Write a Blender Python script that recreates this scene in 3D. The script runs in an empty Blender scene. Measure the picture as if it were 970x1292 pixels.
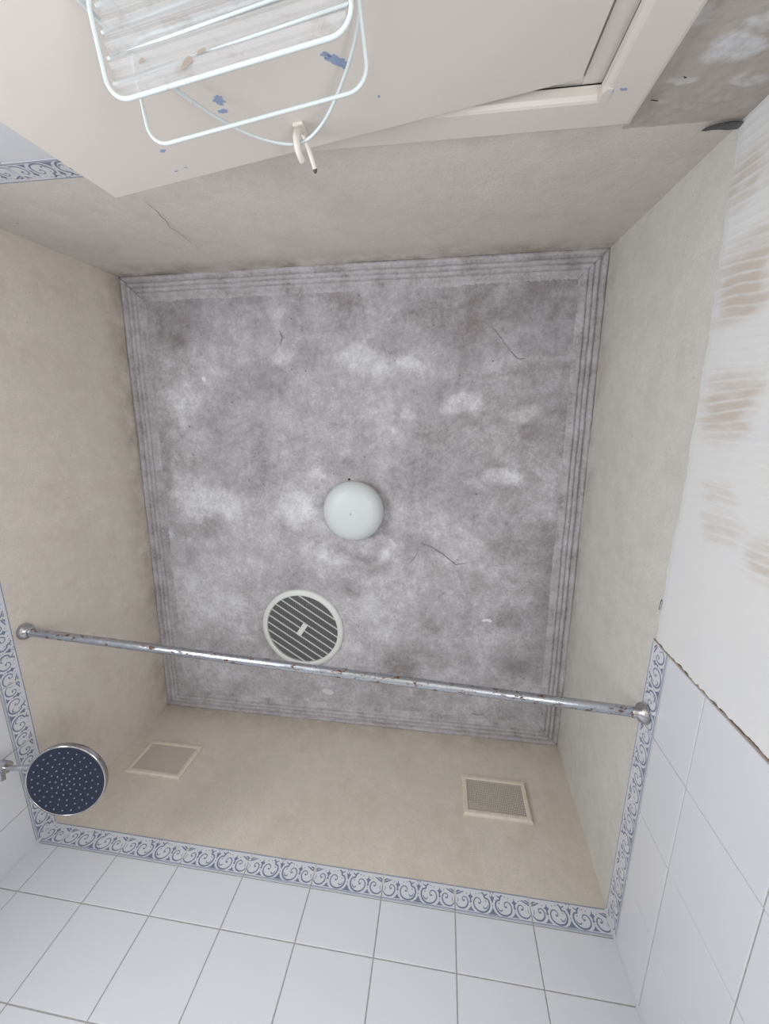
import bpy, math, random
import numpy as np
from mathutils import Vector, Matrix
random.seed(7); rng = np.random.default_rng(11)
sc = bpy.context.scene; COL = sc.collection
PI = math.pi

# ------------------------------------------------------------------ camera
CH = 1.27
F = 513.2251
def rotvec(v):
    v = np.array(v); t = np.linalg.norm(v); k = v / t
    K = np.array([[0, -k[2], k[1]], [k[2], 0, -k[0]], [-k[1], k[0], 0]])
    return np.eye(3) + np.sin(t) * K + (1 - np.cos(t)) * K @ K
RR = rotvec([0.2341, 0.1399, 0.0197]).T @ np.diag([1, -1, -1])
cam = bpy.data.cameras.new('camera'); camo = bpy.data.objects.new('camera', cam); COL.objects.link(camo)
cam.sensor_fit = 'AUTO'; cam.sensor_width = 36; cam.lens = F * 36 / 1292; cam.clip_start = 0.01
camo.matrix_world = Matrix([list(RR[0]) + [0], list(RR[1]) + [0], list(RR[2]) + [CH], [0, 0, 0, 1]])
sc.camera = camo
# ------------------------------------------------------------------ colour management, world, light of the added windows
sc.view_settings.view_transform = 'Standard'; sc.view_settings.look = 'None'
sc.view_settings.gamma = 1; sc.view_settings.use_curve_mapping = False
sc.view_settings.exposure = 0.0
wd = bpy.data.worlds.new('world'); sc.world = wd; wd.use_nodes = True
wd.node_tree.nodes['Background'].inputs[0].default_value = (0.75, 0.85, 1.0, 1)
wd.node_tree.nodes['Background'].inputs[1].default_value = 0.6
def area(name, loc, rot, sx, sy, power, col):
    l = bpy.data.lights.new(name, 'AREA'); l.shape = 'RECTANGLE'; l.size = sx; l.size_y = sy
    l.energy = power; l.color = col
    o = bpy.data.objects.new(name, l); o.location = loc; o.rotation_euler = rot; COL.objects.link(o); return o
XL, XR, YF, YB = -1.1958, 0.4775, -0.4799, 1.2866
ZT, ZB, Z1, Z2, ZC = 2.1608, 2.0947, 1.9714, 1.7767, 2.7250
CEIL = 2.745
WIN = (-0.34, 0.44, 0.70, 1.62)      # added unseen window in the left wall: y0, y1, z0, z1
area('added_window_light', (XL - 0.02, (WIN[0] + WIN[1]) / 2, (WIN[2] + WIN[3]) / 2), (0, -PI / 2, 0), WIN[3] - WIN[2] - .08, WIN[1] - WIN[0] - .08, 18.5, (0.965, 0.985, 1.0))
WIN2 = (-0.30, 0.40, 0.45, 1.25)     # a second, smaller one added in the right wall to even the light
area('added_window_light', (XR + 0.02, (WIN2[0] + WIN2[1]) / 2, (WIN2[2] + WIN2[3]) / 2), (0, PI / 2, 0), WIN2[3] - WIN2[2] - .08, WIN2[1] - WIN2[0] - .08, 15.0, (0.965, 0.985, 1.0))

# ------------------------------------------------------------------ materials
def M(name, col=(.8, .8, .8), rough=.5, metal=0, build=None, **kw):
    m = bpy.data.materials.new(name); m.use_nodes = True
    b = m.node_tree.nodes['Principled BSDF']
    b.inputs['Base Color'].default_value = (*col, 1); b.inputs['Roughness'].default_value = rough
    b.inputs['Metallic'].default_value = metal
    for k, v in kw.items(): b.inputs[k.replace('_', ' ')].default_value = v
    if build: build(m.node_tree, b)
    return m
def s2l(r, g, b):
    f = lambda c: (c / 255 / 12.92) if c / 255 <= .04045 else ((c / 255 + .055) / 1.055) ** 2.4
    return (f(r), f(g), f(b))
def noise(nt, scale, detail=4, rough=.55, vec=None, sc3=None, dist=0):
    n = nt.nodes.new('ShaderNodeTexNoise'); n.inputs['Scale'].default_value = scale
    n.inputs['Detail'].default_value = detail; n.inputs['Roughness'].default_value = rough; n.inputs['Distortion'].default_value = dist
    if vec is None:
        g = nt.nodes.new('ShaderNodeNewGeometry'); vec = g.outputs['Position']
    if sc3:
        mp = nt.nodes.new('ShaderNodeMapping'); mp.inputs['Scale'].default_value = sc3
        nt.links.new(vec, mp.inputs[0]); vec = mp.outputs[0]
    nt.links.new(vec, n.inputs['Vector']); return n.outputs['Fac']
def ramp(nt, fac, stops):
    r = nt.nodes.new('ShaderNodeValToRGB'); e = r.color_ramp.elements
    while len(e) < len(stops): e.new(.5)
    for el, (p, c) in zip(e, stops):
        el.position = p; el.color = (*c, 1) if len(c) == 3 else c
    nt.links.new(fac, r.inputs[0]); return r.outputs[0]
def mix(nt, fac, a, b, mode='MIX'):
    m = nt.nodes.new('ShaderNodeMix'); m.data_type = 'RGBA'; m.blend_type = mode
    for s, v in ((m.inputs[0], fac), (m.inputs[6], a), (m.inputs[7], b)):
        if isinstance(v, (int, float)): s.default_value = v
        elif isinstance(v, tuple): s.default_value = (*v, 1)
        else: nt.links.new(v, s)
    return m.outputs[2]
def math_(nt, op, a, b=0.0, clamp=False):
    m = nt.nodes.new('ShaderNodeMath'); m.operation = op; m.use_clamp = clamp
    for s, v in ((m.inputs[0], a), (m.inputs[1], b)):
        if isinstance(v, (int, float)): s.default_value = v
        else: nt.links.new(v, s)
    return m.outputs[0]
def bump(nt, b, h, strength=.3, dist=.002):
    n = nt.nodes.new('ShaderNodeBump'); n.inputs['Strength'].default_value = strength; n.inputs['Distance'].default_value = dist
    nt.links.new(h, n.inputs['Height']); nt.links.new(n.outputs[0], b.inputs['Normal'])
BW = lambda v: (v, v, v)

def wall_paint(c1, c2, grime=0.5):
    def f(nt, b):
        big = noise(nt, 5, 5, .6); mid = noise(nt, 28, 4, .65); fine = noise(nt, 170, 3, .6)
        c = mix(nt, ramp(nt, big, [(.3, BW(0)), (.7, BW(1))]), c1, c2)
        c = mix(nt, ramp(nt, mid, [(.35, BW(.0)), (.72, BW(.55))]), c, tuple(x * .78 for x in c1))
        c = mix(nt, ramp(nt, noise(nt, 320, 3, .7), [(.35, BW(.55)), (.6, BW(0))]), c, tuple(x * .74 for x in c1))
        c = mix(nt, ramp(nt, noise(nt, 9, 7, .75), [(.50, BW(0)), (.68, BW(.6))]), c, tuple(x * k for x, k in zip(c1, (.76, .73, .70))))
        # mildew towards the cornice
        g = nt.nodes.new('ShaderNodeNewGeometry'); s = nt.nodes.new('ShaderNodeSeparateXYZ'); nt.links.new(g.outputs['Position'], s.inputs[0])
        mr = nt.nodes.new('ShaderNodeMapRange'); mr.inputs[1].default_value = ZC - .13; mr.inputs[2].default_value = ZC + .01
        mr.interpolation_type = 'SMOOTHSTEP'; nt.links.new(s.outputs[2], mr.inputs[0])
        n2 = noise(nt, 11, 6, .7)
        k = math_(nt, 'MULTIPLY', mr.outputs[0], ramp(nt, n2, [(.38, BW(0)), (.66, BW(1))])); k = math_(nt, 'MULTIPLY', k, grime)
        c = mix(nt, k, c, s2l(138, 122, 108))
        # small dark specks
        sp = noise(nt, 120, 2, .5); sk = ramp(nt, sp, [(.73, BW(0)), (.80, BW(.55))])
        c = mix(nt, sk, c, s2l(110, 104, 98))
        nt.links.new(c, b.inputs['Base Color']); bump(nt, b, math_(nt, 'ADD', fine, mid), .35, .0022)
    return f
m_wall_l = M('paint_left', rough=.62, build=wall_paint(s2l(224, 215, 205), s2l(216, 207, 196), .6))
m_wall_b = M('paint_back', rough=.62, build=wall_paint(s2l(220, 211, 197.5), s2l(211, 202, 188), .45))
m_wall_f = M('paint_front', rough=.62, build=wall_paint(s2l(226, 219, 213), s2l(217, 210, 203), .8))
m_wall_r = M('paint_right', rough=.62, build=wall_paint(s2l(220, 217, 211), s2l(213, 209.5, 202.5), .5))
def bed(nt, b):
    n = noise(nt, 90, 4, .6); nt.links.new(ramp(nt, n, [(.3, s2l(150, 146, 143)), (.7, s2l(178, 174, 170))]), b.inputs['Base Color']); bump(nt, b, n, .4, .002)
m_bed = M('grout', rough=.9, build=bed)
def tilef(nt, b):
    n = noise(nt, 260, 2, .5); k = ramp(nt, n, [(.70, BW(0)), (.78, BW(.35))])
    n2 = noise(nt, 3.5, 2, .5)
    c = mix(nt, n2, s2l(211, 213, 219), s2l(217, 218, 222))
    nt.links.new(mix(nt, k, c, s2l(184, 188, 200)), b.inputs['Base Color']); bump(nt, b, noise(nt, 45, 2, .5), .05, .001)
m_tile = M('tile_glaze', rough=.30, build=tilef)
m_print = M('blue_glaze_print', s2l(118, 127, 150), rough=.32)
m_printline = M('blue_glaze_band', s2l(144, 152, 172), rough=.32)
def attr(nt, name):
    a = nt.nodes.new('ShaderNodeAttribute'); a.attribute_name = name; return a.outputs['Fac']
def ceilf(nt, b):
    v = attr(nt, 'stain'); f1 = noise(nt, 10, 12, .74); f2 = noise(nt, 95, 6, .8)
    v = math_(nt, 'ADD', v, math_(nt, 'MULTIPLY', math_(nt, 'SUBTRACT', f1, .5), 1.35))
    v = math_(nt, 'ADD', v, math_(nt, 'MULTIPLY', math_(nt, 'SUBTRACT', f2, .5), .95))
    pz = ramp(nt, noise(nt, 30, 6, .75, dist=.25), [(.50, BW(0)), (.56, BW(1))]); v = math_(nt, 'ADD', v, math_(nt, 'MULTIPLY', pz, .10)); pd = ramp(nt, noise(nt, 44, 5, .7), [(.56, BW(0)), (.64, BW(1))]); v = math_(nt, 'SUBTRACT', v, math_(nt, 'MULTIPLY', pd, .13))
    c = ramp(nt, v, [(0, s2l(138, 131, 130)), (.25, s2l(160, 155, 157)), (.50, s2l(182, 179, 182.5)), (.75, s2l(206, 205, 209)), (1, s2l(230, 231, 233))])
    br = ramp(nt, noise(nt, 4.5, 5, .6), [(.5, BW(0)), (.74, BW(.42))])
    c = mix(nt, br, c, s2l(206, 194, 186), 'MULTIPLY')
    br2 = ramp(nt, noise(nt, 2.2, 3, .6), [(.45, BW(0)), (.75, BW(.3))]); c = mix(nt, br2, c, s2l(178, 176, 190))
    sp = ramp(nt, noise(nt, 105, 3, .55), [(.70, BW(0)), (.76, BW(.8))]); c = mix(nt, sp, c, s2l(112, 106, 108))
    sp = ramp(nt, noise(nt, 330, 2, .6), [(.30, BW(.5)), (.40, BW(0))]); c = mix(nt, sp, c, s2l(140, 134, 136))
    nt.links.new(c, b.inputs['Base Color']); bump(nt, b, math_(nt, 'ADD', f2, noise(nt, 300, 3, .6)), .5, .002)
m_ceil = M('ceiling_plaster', rough=.85, build=ceilf)
def cornf(nt, b):
    g = attr(nt, 'groove'); f1 = noise(nt, 16, 7, .7); f2 = noise(nt, 110, 4, .7)
    v = math_(nt, 'ADD', math_(nt, 'MULTIPLY', g, .13), math_(nt, 'MULTIPLY', math_(nt, 'SUBTRACT', f1, .5), 1.3)); v = math_(nt, 'ADD', v, math_(nt, 'MULTIPLY', f2, .7))
    c = ramp(nt, v, [(.08, s2l(136, 130, 131)), (.33, s2l(170, 165, 167)), (.62, s2l(192, 190, 194)), (.9, s2l(220, 220, 223))])
    nt.links.new(c, b.inputs['Base Color']); bump(nt, b, f2, .6, .002)
m_corn = M('cornice_plaster', rough=.85, build=cornf)
def skimf(nt, b):
    t = attr(nt, 'tan'); n = noise(nt, 150, 4, .65, sc3=(1, 1, .25))
    t = math_(nt, 'ADD', t, math_(nt, 'MULTIPLY', math_(nt, 'SUBTRACT', n, .5), .7), True)
    c = mix(nt, noise(nt, 9, 3, .5), s2l(216, 217, 220), s2l(223, 222, 219))
    c = mix(nt, ramp(nt, t, [(.08, BW(0)), (.9, BW(1))]), c, s2l(196, 187, 178))
    nt.links.new(c, b.inputs['Base Color']); bump(nt, b, noise(nt, 230, 3, .6), .25, .001)
m_skim = M('skim_plaster', rough=.7, build=skimf)
def doorf(nt, b):
    n = noise(nt, 3, 4, .6); c = mix(nt, n, s2l(222, 215.5, 208.5), s2l(214, 207.5, 200))
    k = ramp(nt, noise(nt, 140, 2, .5), [(.76, BW(0)), (.82, BW(.4))])
    nt.links.new(mix(nt, k, c, s2l(170, 160, 150)), b.inputs['Base Color']); bump(nt, b, noise(nt, 60, 3, .5), .08, .001)
m_door = M('cream_gloss_paint', rough=.38, build=doorf)
m_frame = M('frame_paint', rough=.4, build=doorf)
m_blue = M('old_blue_paint', s2l(146, 160, 190), rough=.5)
m_grime = M('grime', s2l(96, 84, 76), rough=.9)
def wiref(nt, b):
    k = ramp(nt, noise(nt, 60, 3, .6), [(.66, BW(0)), (.74, BW(.6))]); nt.links.new(mix(nt, k, s2l(206, 214, 215), s2l(160, 146, 130)), b.inputs['Base Color'])
m_wire = M('white_coated_wire', rough=.3, build=wiref)
def linerf(nt, b):
    k = ramp(nt, noise(nt, 26, 5, .7, sc3=(1, 2.2, 1)), [(.52, BW(0)), (.78, BW(.85))])
    nt.links.new(mix(nt, k, s2l(190, 190, 192), s2l(140, 128, 118)), b.inputs['Base Color'])
m_liner = M('milky_plastic', rough=.35, Alpha=.55, build=linerf)
m_opal = M('opal_glass', s2l(214, 219, 219), rough=.42, Subsurface_Weight=.25, Subsurface_Radius=(.03, .03, .03), Coat_Weight=.1)
m_rim = M('yellowed_plastic', s2l(214, 212, 198), rough=.45)
m_white = M('white_plastic', s2l(228, 230, 226), rough=.4)
m_dark = M('duct_dark', s2l(40, 40, 46), rough=.8)
m_mesh = M('grey_mesh', s2l(150, 150, 152), rough=.6)
def rodf(nt, b):
    t = nt.nodes.new('ShaderNodeTexCoord'); n = noise(nt, 75, 5, .75, t.outputs['Object'], (1, 1, .5))
    k = ramp(nt, n, [(.54, BW(0)), (.60, BW(1))])
    n2 = noise(nt, 30, 3, .6, t.outputs['Object']); dull = ramp(nt, n2, [(.4, BW(.16)), (.7, BW(.34))])
    nt.links.new(mix(nt, k, s2l(184, 188, 194), s2l(92, 66, 52)), b.inputs['Base Color'])
    nt.links.new(math_(nt, 'SUBTRACT', 1.0, k), b.inputs['Metallic'])
    nt.links.new(math_(nt, 'ADD', dull, math_(nt, 'MULTIPLY', k, .5)), b.inputs['Roughness']); bump(nt, b, n, .3, .001)
m_rod = M('pitted_chrome', build=rodf)
def chf(nt, b):
    n = noise(nt, 40, 3, .6); nt.links.new(ramp(nt, n, [(.3, s2l(160, 158, 160)), (.7, s2l(205, 205, 208))]), b.inputs['Base Color'])
m_chrome = M('worn_chrome', rough=.18, metal=1, build=chf)
m_face = M('navy_faceplate', s2l(24, 32, 52), rough=.35)
m_nozzle = M('grey_rubber', s2l(128, 138, 156), rough=.5)
def ventf(nt, b):
    n = noise(nt, 60, 4, .6); nt.links.new(ramp(nt, n, [(.3, s2l(205, 196, 178)), (.7, s2l(222, 214, 198))]), b.inputs['Base Color']); bump(nt, b, n, .2, .001)
m_vent = M('painted_vent', rough=.55, build=ventf)
m_screen = M('vent_screen_paint', s2l(200, 191, 180), rough=.6)
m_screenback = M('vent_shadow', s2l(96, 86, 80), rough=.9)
def floorf(nt, b):
    n = noise(nt, 30, 4, .6); nt.links.new(mix(nt, n, s2l(200, 196, 190), s2l(215, 212, 206)), b.inputs['Base Color'])
m_floor = M('floor_tile', rough=.4, build=floorf)
m_glass = M('frosted_glass', s2l(235, 240, 245), rough=.35, Alpha=.35)
m_crack = M('crack', s2l(108, 100, 94), rough=.9)

# ------------------------------------------------------------------ mesh helpers
class MB:
    def __init__(s): s.v = []; s.f = []; s.m = []
    def add(s, vs, fs, mi=0):
        o = len(s.v); s.v += [tuple(map(float, q)) for q in vs]; s.f += [tuple(i + o for i in f) for f in fs]; s.m += [mi] * len(fs); return s
    def box(s, c, d, mi=0, rot=None, bev=0.0):
        cx, cy, cz = c; dx, dy, dz = d[0] / 2, d[1] / 2, d[2] / 2
        if bev <= 0:
            vs = [(x * dx, y * dy, z * dz) for z in (-1, 1) for y in (-1, 1) for x in (-1, 1)]
            fs = [(0, 2, 3, 1), (4, 5, 7, 6), (0, 1, 5, 4), (2, 6, 7, 3), (0, 4, 6, 2), (1, 3, 7, 5)]
        else:
            import bmesh
            bm = bmesh.new(); bmesh.ops.create_cube(bm, size=1)
            for v in bm.verts: v.co = Vector((v.co.x * 2 * dx, v.co.y * 2 * dy, v.co.z * 2 * dz))
            bmesh.ops.bevel(bm, geom=bm.edges[:], offset=bev, segments=2, profile=.6, affect='EDGES')
            bm.verts.index_update(); vs = [tuple(v.co) for v in bm.verts]; fs = [tuple(v.index for v in f.verts) for f in bm.faces]; bm.free()
        if rot is not None: vs = [tuple(rot @ Vector(v)) for v in vs]
        return s.add([(v[0] + cx, v[1] + cy, v[2] + cz) for v in vs], fs, mi)
    def tube(s, pts, r, n=8, mi=0, closed=False, caps=True):
        pts = [Vector(p) for p in pts]; N = len(pts)
        rs = r if isinstance(r, (list, tuple)) else [r] * N
        up = None; vs = []
        for i, p in enumerate(pts):
            if closed: t = (pts[(i + 1) % N] - pts[i - 1]).normalized()
            else: t = (pts[min(i + 1, N - 1)] - pts[max(i - 1, 0)]).normalized()
            if up is None:
                a = Vector((0, 0, 1)) if abs(t.z) < .9 else Vector((1, 0, 0)); up = (a - t * a.dot(t)).normalized()
            else: up = (up - t * up.dot(t)).normalized()
            w = t.cross(up)
            for k in range(n):
                an = 2 * PI * k / n; vs.append(p + (up * math.cos(an) + w * math.sin(an)) * rs[i])
        fs = []
        for i in range(N if closed else N - 1):
            j = (i + 1) % N
            for k in range(n): fs.append((i * n + k, i * n + (k + 1) % n, j * n + (k + 1) % n, j * n + k))
        if caps and not closed: fs += [tuple(range(n))[::-1], tuple((N - 1) * n + k for k in range(n))]
        return s.add(vs, fs, mi)
    def lathe(s, prof, n=48, mat=None, mi=0):
        # prof: (radius, height) pairs around local z
        vs = []; fs = []; P = len(prof)
        for i in range(n):
            a = 2 * PI * i / n
            for r, h in prof: vs.append(Vector((r * math.cos(a), r * math.sin(a), h)))
        for i in range(n):
            j = (i + 1) % n
            for k in range(P - 1): fs.append((i * P + k, j * P + k, j * P + k + 1, i * P + k + 1))
        if mat is not None: vs = [mat @ v for v in vs]
        return s.add(vs, fs, mi)
    def build(s, name, mats, parent=None, loc=None, smooth=False):
        me = bpy.data.meshes.new(name); me.from_pydata(s.v, [], s.f)
        for m in (mats if isinstance(mats, list) else [mats]): me.materials.append(m)
        me.polygons.foreach_set('material_index', s.m)
        if smooth: me.polygons.foreach_set('use_smooth', [True] * len(me.polygons))
        me.update()
        return link(name, me, parent, loc)
def link(name, me, parent=None, loc=None, mw=None):
    o = bpy.data.objects.new(name, me); COL.objects.link(o)
    if parent is not None: o.parent = parent
    if loc is not None: o.location = loc
    if mw is not None: o.matrix_local = mw
    return o
def empty(name, loc=(0, 0, 0)):
    o = bpy.data.objects.new(name, None); COL.objects.link(o); o.location = loc; o.empty_display_size = .05; return o
def tag(o, label, cat, group=None):
    o['label'] = label; o['category'] = cat
    if group: o['group'] = group
    return o
def struct(o): o['kind'] = 'structure'; return o
def recalc(o):
    import bmesh
    bm = bmesh.new(); bm.from_mesh(o.data); bmesh.ops.recalc_face_normals(bm, faces=bm.faces[:]); bm.to_mesh(o.data); bm.free(); return o
def grid_obj(name, P, mat, parent=None, attrs=None, smooth=True):
    # P: (n, m, 3) array of points
    n, m = P.shape[:2]; idx = np.arange(n * m).reshape(n, m)
    q = np.stack([idx[:-1, :-1], idx[1:, :-1], idx[1:, 1:], idx[:-1, 1:]], -1).reshape(-1, 4)
    me = bpy.data.meshes.new(name); me.vertices.add(n * m); me.vertices.foreach_set('co', P.reshape(-1).astype(np.float32))
    me.loops.add(q.size); me.loops.foreach_set('vertex_index', q.reshape(-1).astype(np.int32))
    me.polygons.add(len(q)); me.polygons.foreach_set('loop_start', np.arange(0, q.size, 4, dtype=np.int32)); me.polygons.foreach_set('loop_total', np.full(len(q), 4, dtype=np.int32))
    me.update(calc_edges=True); me.validate()
    if smooth: me.polygons.foreach_set('use_smooth', [True] * len(me.polygons))
    for k, a in (attrs or {}).items():
        at = me.attributes.new(k, 'FLOAT', 'POINT'); at.data.foreach_set('value', a.reshape(-1).astype(np.float32))
    me.materials.append(mat)
    return link(name, me, parent)
def vnoise(x, y, seed=0, octv=4, gain=.5):
    out = np.zeros_like(x); amp = 1; tot = 0
    for o in range(octv):
        r = np.random.default_rng(seed * 97 + o); T = r.random((64, 64))
        xi = np.floor(x).astype(int); yi = np.floor(y).astype(int); fx = x - xi; fy = y - yi
        fx = fx * fx * (3 - 2 * fx); fy = fy * fy * (3 - 2 * fy)
        a = T[xi % 64, yi % 64]; b = T[(xi + 1) % 64, yi % 64]; c = T[xi % 64, (yi + 1) % 64]; d = T[(xi + 1) % 64, (yi + 1) % 64]
        out += amp * ((a * (1 - fx) + b * fx) * (1 - fy) + (c * (1 - fx) + d * fx) * fy); tot += amp
        amp *= gain; x = x * 2.03 + 7.1; y = y * 2.03 + 3.7
    return out / tot
def crack_on(parent, pts, to3, w=.0012, name='crack', mat=None, t=.0003):
    # thin jagged hairline: a flat ribbon a fraction of a millimetre proud of its surface
    P = []
    for (a, b) in zip(pts[:-1], pts[1:]):
        n = max(2, int(math.dist(a, b) / .006))
        for i in range(n): k = i / n; P.append((a[0] + (b[0] - a[0]) * k + random.uniform(-.0014, .0014), a[1] + (b[1] - a[1]) * k + random.uniform(-.0014, .0014)))
    P.append(pts[-1]); mb = MB(); N = len(P); vs = []
    for i, p in enumerate(P):
        q = P[min(i + 1, N - 1)]; r = P[max(i - 1, 0)]; tx, ty = q[0] - r[0], q[1] - r[1]; L = math.hypot(tx, ty) + 1e-9
        ww = w * (.35 + .65 * math.sin(PI * (i + .3) / (N + .6))) * random.uniform(.5, 1.2) / 2
        vs += [to3(p[0] - ty / L * ww, p[1] + tx / L * ww, t), to3(p[0] + ty / L * ww, p[1] - tx / L * ww, t)]
    mb.add(vs, [(2 * i, 2 * i + 1, 2 * i + 3, 2 * i + 2) for i in range(N - 1)])
    return mb.build(name, mat or m_crack, parent)

# ------------------------------------------------------------------ room shell
CO = {'fl': (-1.163, -0.473), 'fr': (0.476, -0.490), 'bl': (-1.205, 1.297), 'br': (0.499, 1.291)}   # where the walls meet the cornice
LO = {'fl': (XL, YF), 'fr': (XR, YF), 'bl': (XL, YB), 'br': (XR, YB)}
SET = .0022      # painted plaster and grout lie this far behind the tile faces
def wall_upper(a, b, nrm, seed, n=70, m=34):
    # plaster above the tiles, lofted from the tile line to the cornice, slightly uneven
    u = np.linspace(-.008, 1.008, n)[:, None]; w = np.linspace(0, 1, m)[None, :]
    A, B = np.array(LO[a]), np.array(LO[b]); C, D = np.array(CO[a]), np.array(CO[b])
    P = np.zeros((n, m, 3))
    for i in (0, 1): P[..., i] = (A[i] * (1 - u) + B[i] * u) * (1 - w) + (C[i] * (1 - u) + D[i] * u) * w
    P[..., 2] = (ZT - .03) + w * (CEIL + .03 - ZT + .03)
    # ease the setback in at the tile line and hold the edges so that neighbouring walls meet
    e = np.clip(np.minimum(u, 1 - u) * 14, 0, 1)
    h = (vnoise(u * 7 + seed + 0 * w, w * 3 + 0 * u, seed, 3) - .5) * .007 * e * np.clip((w - .06) * 8, 0, 1)
    P[..., 0] += nrm[0] * (h - SET * .5); P[..., 1] += nrm[1] * (h - SET * .5)
    return P
def wall(name, a, b, nrm, seed, mat, lower):
    P = wall_upper(a, b, nrm, seed)
    o = grid_obj(name, P, mat); struct(o)
    lower.build('grout_bed', m_bed, o)
    return o
T = .10
lb = MB().box(((XL + XR) / 2, YB + SET + T / 2, ZT / 2 - .0025), (XR - XL + .2, T, ZT - .005)); wall_back = wall('wall_back', 'bl', 'br', (0, -1), 3, m_wall_b, lb)
lb = MB()
y0, y1, z0, z1 = WIN
for (ya, yb_, za, zb_) in ((YF - .1, y0, 0, ZT - .005), (y1, YB + .1, 0, ZT - .005), (y0, y1, 0, z0), (y0, y1, z1, ZT - .005)):
    lb.box((XL - SET - T / 2, (ya + yb_) / 2, (za + zb_) / 2), (T, yb_ - ya, zb_ - za))
wall_left = wall('wall_left', 'fl', 'bl', (1, 0), 5, m_wall_l, lb)
lb = MB()
y0, y1, z0, z1 = WIN2
for (ya, yb_, za, zb_) in ((YF - .1, y0, 0, ZT - .005), (y1, YB + .1, 0, ZT - .005), (y0, y1, 0, z0), (y0, y1, z1, ZT - .005)):
    lb.box((XR + SET + T / 2, (ya + yb_) / 2, (za + zb_) / 2), (T, yb_ - ya, zb_ - za))
wall_right = wall('wall_right', 'fr', 'br', (-1, 0), 7, m_wall_r, lb)
DX0, DX1, DZ = -0.615, 0.216, 2.049     # doorway in the front wall (lining faces)
lb = MB()
for (xa, xb, za, zb_) in ((XL - .1, DX0, 0, ZT - .005), (DX1, XR + .1, 0, ZT - .005), (DX0, DX1, DZ, ZT - .005)):
    lb.box(((xa + xb) / 2, YF - SET - T / 2, (za + zb_) / 2), (xb - xa, T, zb_ - za))
wall_front = wall('wall_front', 'fl', 'fr', (0, 1), 9, m_wall_f, lb)
fl = MB().box(((XL + XR) / 2, (YF + YB) / 2, -.05), (XR - XL + .2, YB - YF + .2, .1)).build('floor', m_floor); struct(fl)

MB().box((-.205, YF - .0042, 2.12), (.985, .006, .05)).build('paint_strip', m_wall_f, wall_front)
# ceiling: uneven stained plaster
BL = [(0.067, -0.031, 0.075, 0.048, 0.9), (0.274, 0.011, 0.047, 0.024, 0.7), (0.19, 0.228, 0.093, 0.028, 0.7), (0.257, 0.207, 0.022, 0.034, 0.4), (-0.294, -0.175, 0.062, 0.042, 0.7), (-0.155, -0.168, 0.077, 0.021, 0.5), (-0.582, -0.187, 0.036, 0.027, 0.6), (-0.603, -0.332, 0.029, 0.056, 0.4), (-0.864, -0.199, 0.062, 0.055, 0.5), (0.255, -0.163, 0.071, 0.022, 0.5), (0.366, -0.174, 0.05, 0.01, 0.3), (-0.124, -0.004, 0.028, 0.027, 0.6), (-0.549, 0.35, 0.077, 0.063, 0.6), (-0.896, 0.362, 0.153, 0.059, 0.6), (-0.99, 0.284, 0.069, 0.071, 0.5), (-0.467, 0.254, 0.047, 0.037, 0.4), (0.411, 0.148, 0.031, 0.041, 0.3), (0.417, 0.345, 0.024, 0.044, 0.4), (-1.0, -0.051, 0.059, 0.064, 0.4), (-0.866, 0.773, 0.162, 0.147, 0.45), (-0.223, 0.761, 0.096, 0.111, 0.35), (0.051, 0.576, 0.179, 0.144, 0.3), (-1.046, 1.093, 0.136, 0.061, 0.3), (-0.388, 0.88, 0.135, 0.109, 0.25), (0.122, 0.803, 0.183, 0.136, 0.25), (-0.812, 0.558, 0.138, 0.086, 0.3), (-1.077, 0.714, 0.074, 0.148, 0.3), (-0.361, -0.338, 0.056, 0.07, -0.5), (-0.962, -0.355, 0.087, 0.085, -0.5), (0.333, -0.387, 0.12, 0.08, -0.3), (-0.037, -0.316, 0.236, 0.078, -0.3), (-0.613, -0.396, 0.173, 0.025, -0.4), (0.44, -0.011, 0.025, 0.389, -0.35), (0.249, 0.471, 0.056, 0.043, -0.45), (-0.279, 0.556, 0.069, 0.039, -0.5), (-0.335, 0.673, 0.039, 0.041, -0.4), (-0.157, 1.005, 0.059, 0.092, -0.55), (0.329, 0.965, 0.075, 0.042, -0.6), (0.241, 0.776, 0.065, 0.03, -0.5), (0.144, 0.641, 0.044, 0.039, -0.35), (-0.695, 0.951, 0.036, 0.057, -0.4), (-0.984, 0.23, 0.048, 0.045, -0.35), (-0.975, 0.457, 0.105, 0.031, -0.4), (-0.686, 0.229, 0.081, 0.077, -0.25), (-1.083, 0.207, 0.028, 0.096, -0.4), (0.422, -0.44, 0.051, 0.027, -0.5), (0.008, 0.213, 0.142, 0.086, -0.15), (-0.071, 0.487, 0.06, 0.032, -0.3), (0.408, 0.681, 0.051, 0.193, -0.3), (0.268, 1.183, 0.063, 0.03, -0.5), (-0.615, 0.108, 0.125, 0.089, -0.15), (0.205, -0.139, 0.154, 0.015, -0.2), (-0.573, -0.092, 0.12, 0.033, -0.2), (-0.958, -0.261, 0.031, 0.022, -0.6), (-0.468, 0.285, 0.013, 0.031, -0.2)]
n, m = 330, 350
gx, gy = np.meshgrid(np.linspace(XL - .02, XR + .04, n), np.linspace(YF - .03, YB + .03, m), indexing='ij')
wx = gx + (vnoise(gx * 9, gy * 9, 1, 4) - .5) * .09; wy = gy + (vnoise(gx * 9 + 20, gy * 9, 2, 4) - .5) * .09
st = .44 + .05 * (gy - .3) - .05 * (gx + .3)
st += (vnoise(gx * 4, gy * 4, 3, 5, .6) - .5) * .45
for (bx, by, rx, ry, s) in BL:
    d = np.sqrt(((wx - bx) / rx) ** 2 + ((wy - by) / ry) ** 2)
    st += .55 * s / (1 + np.exp((d - 1.05) * (7 if s >= .6 else 4)))
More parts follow.
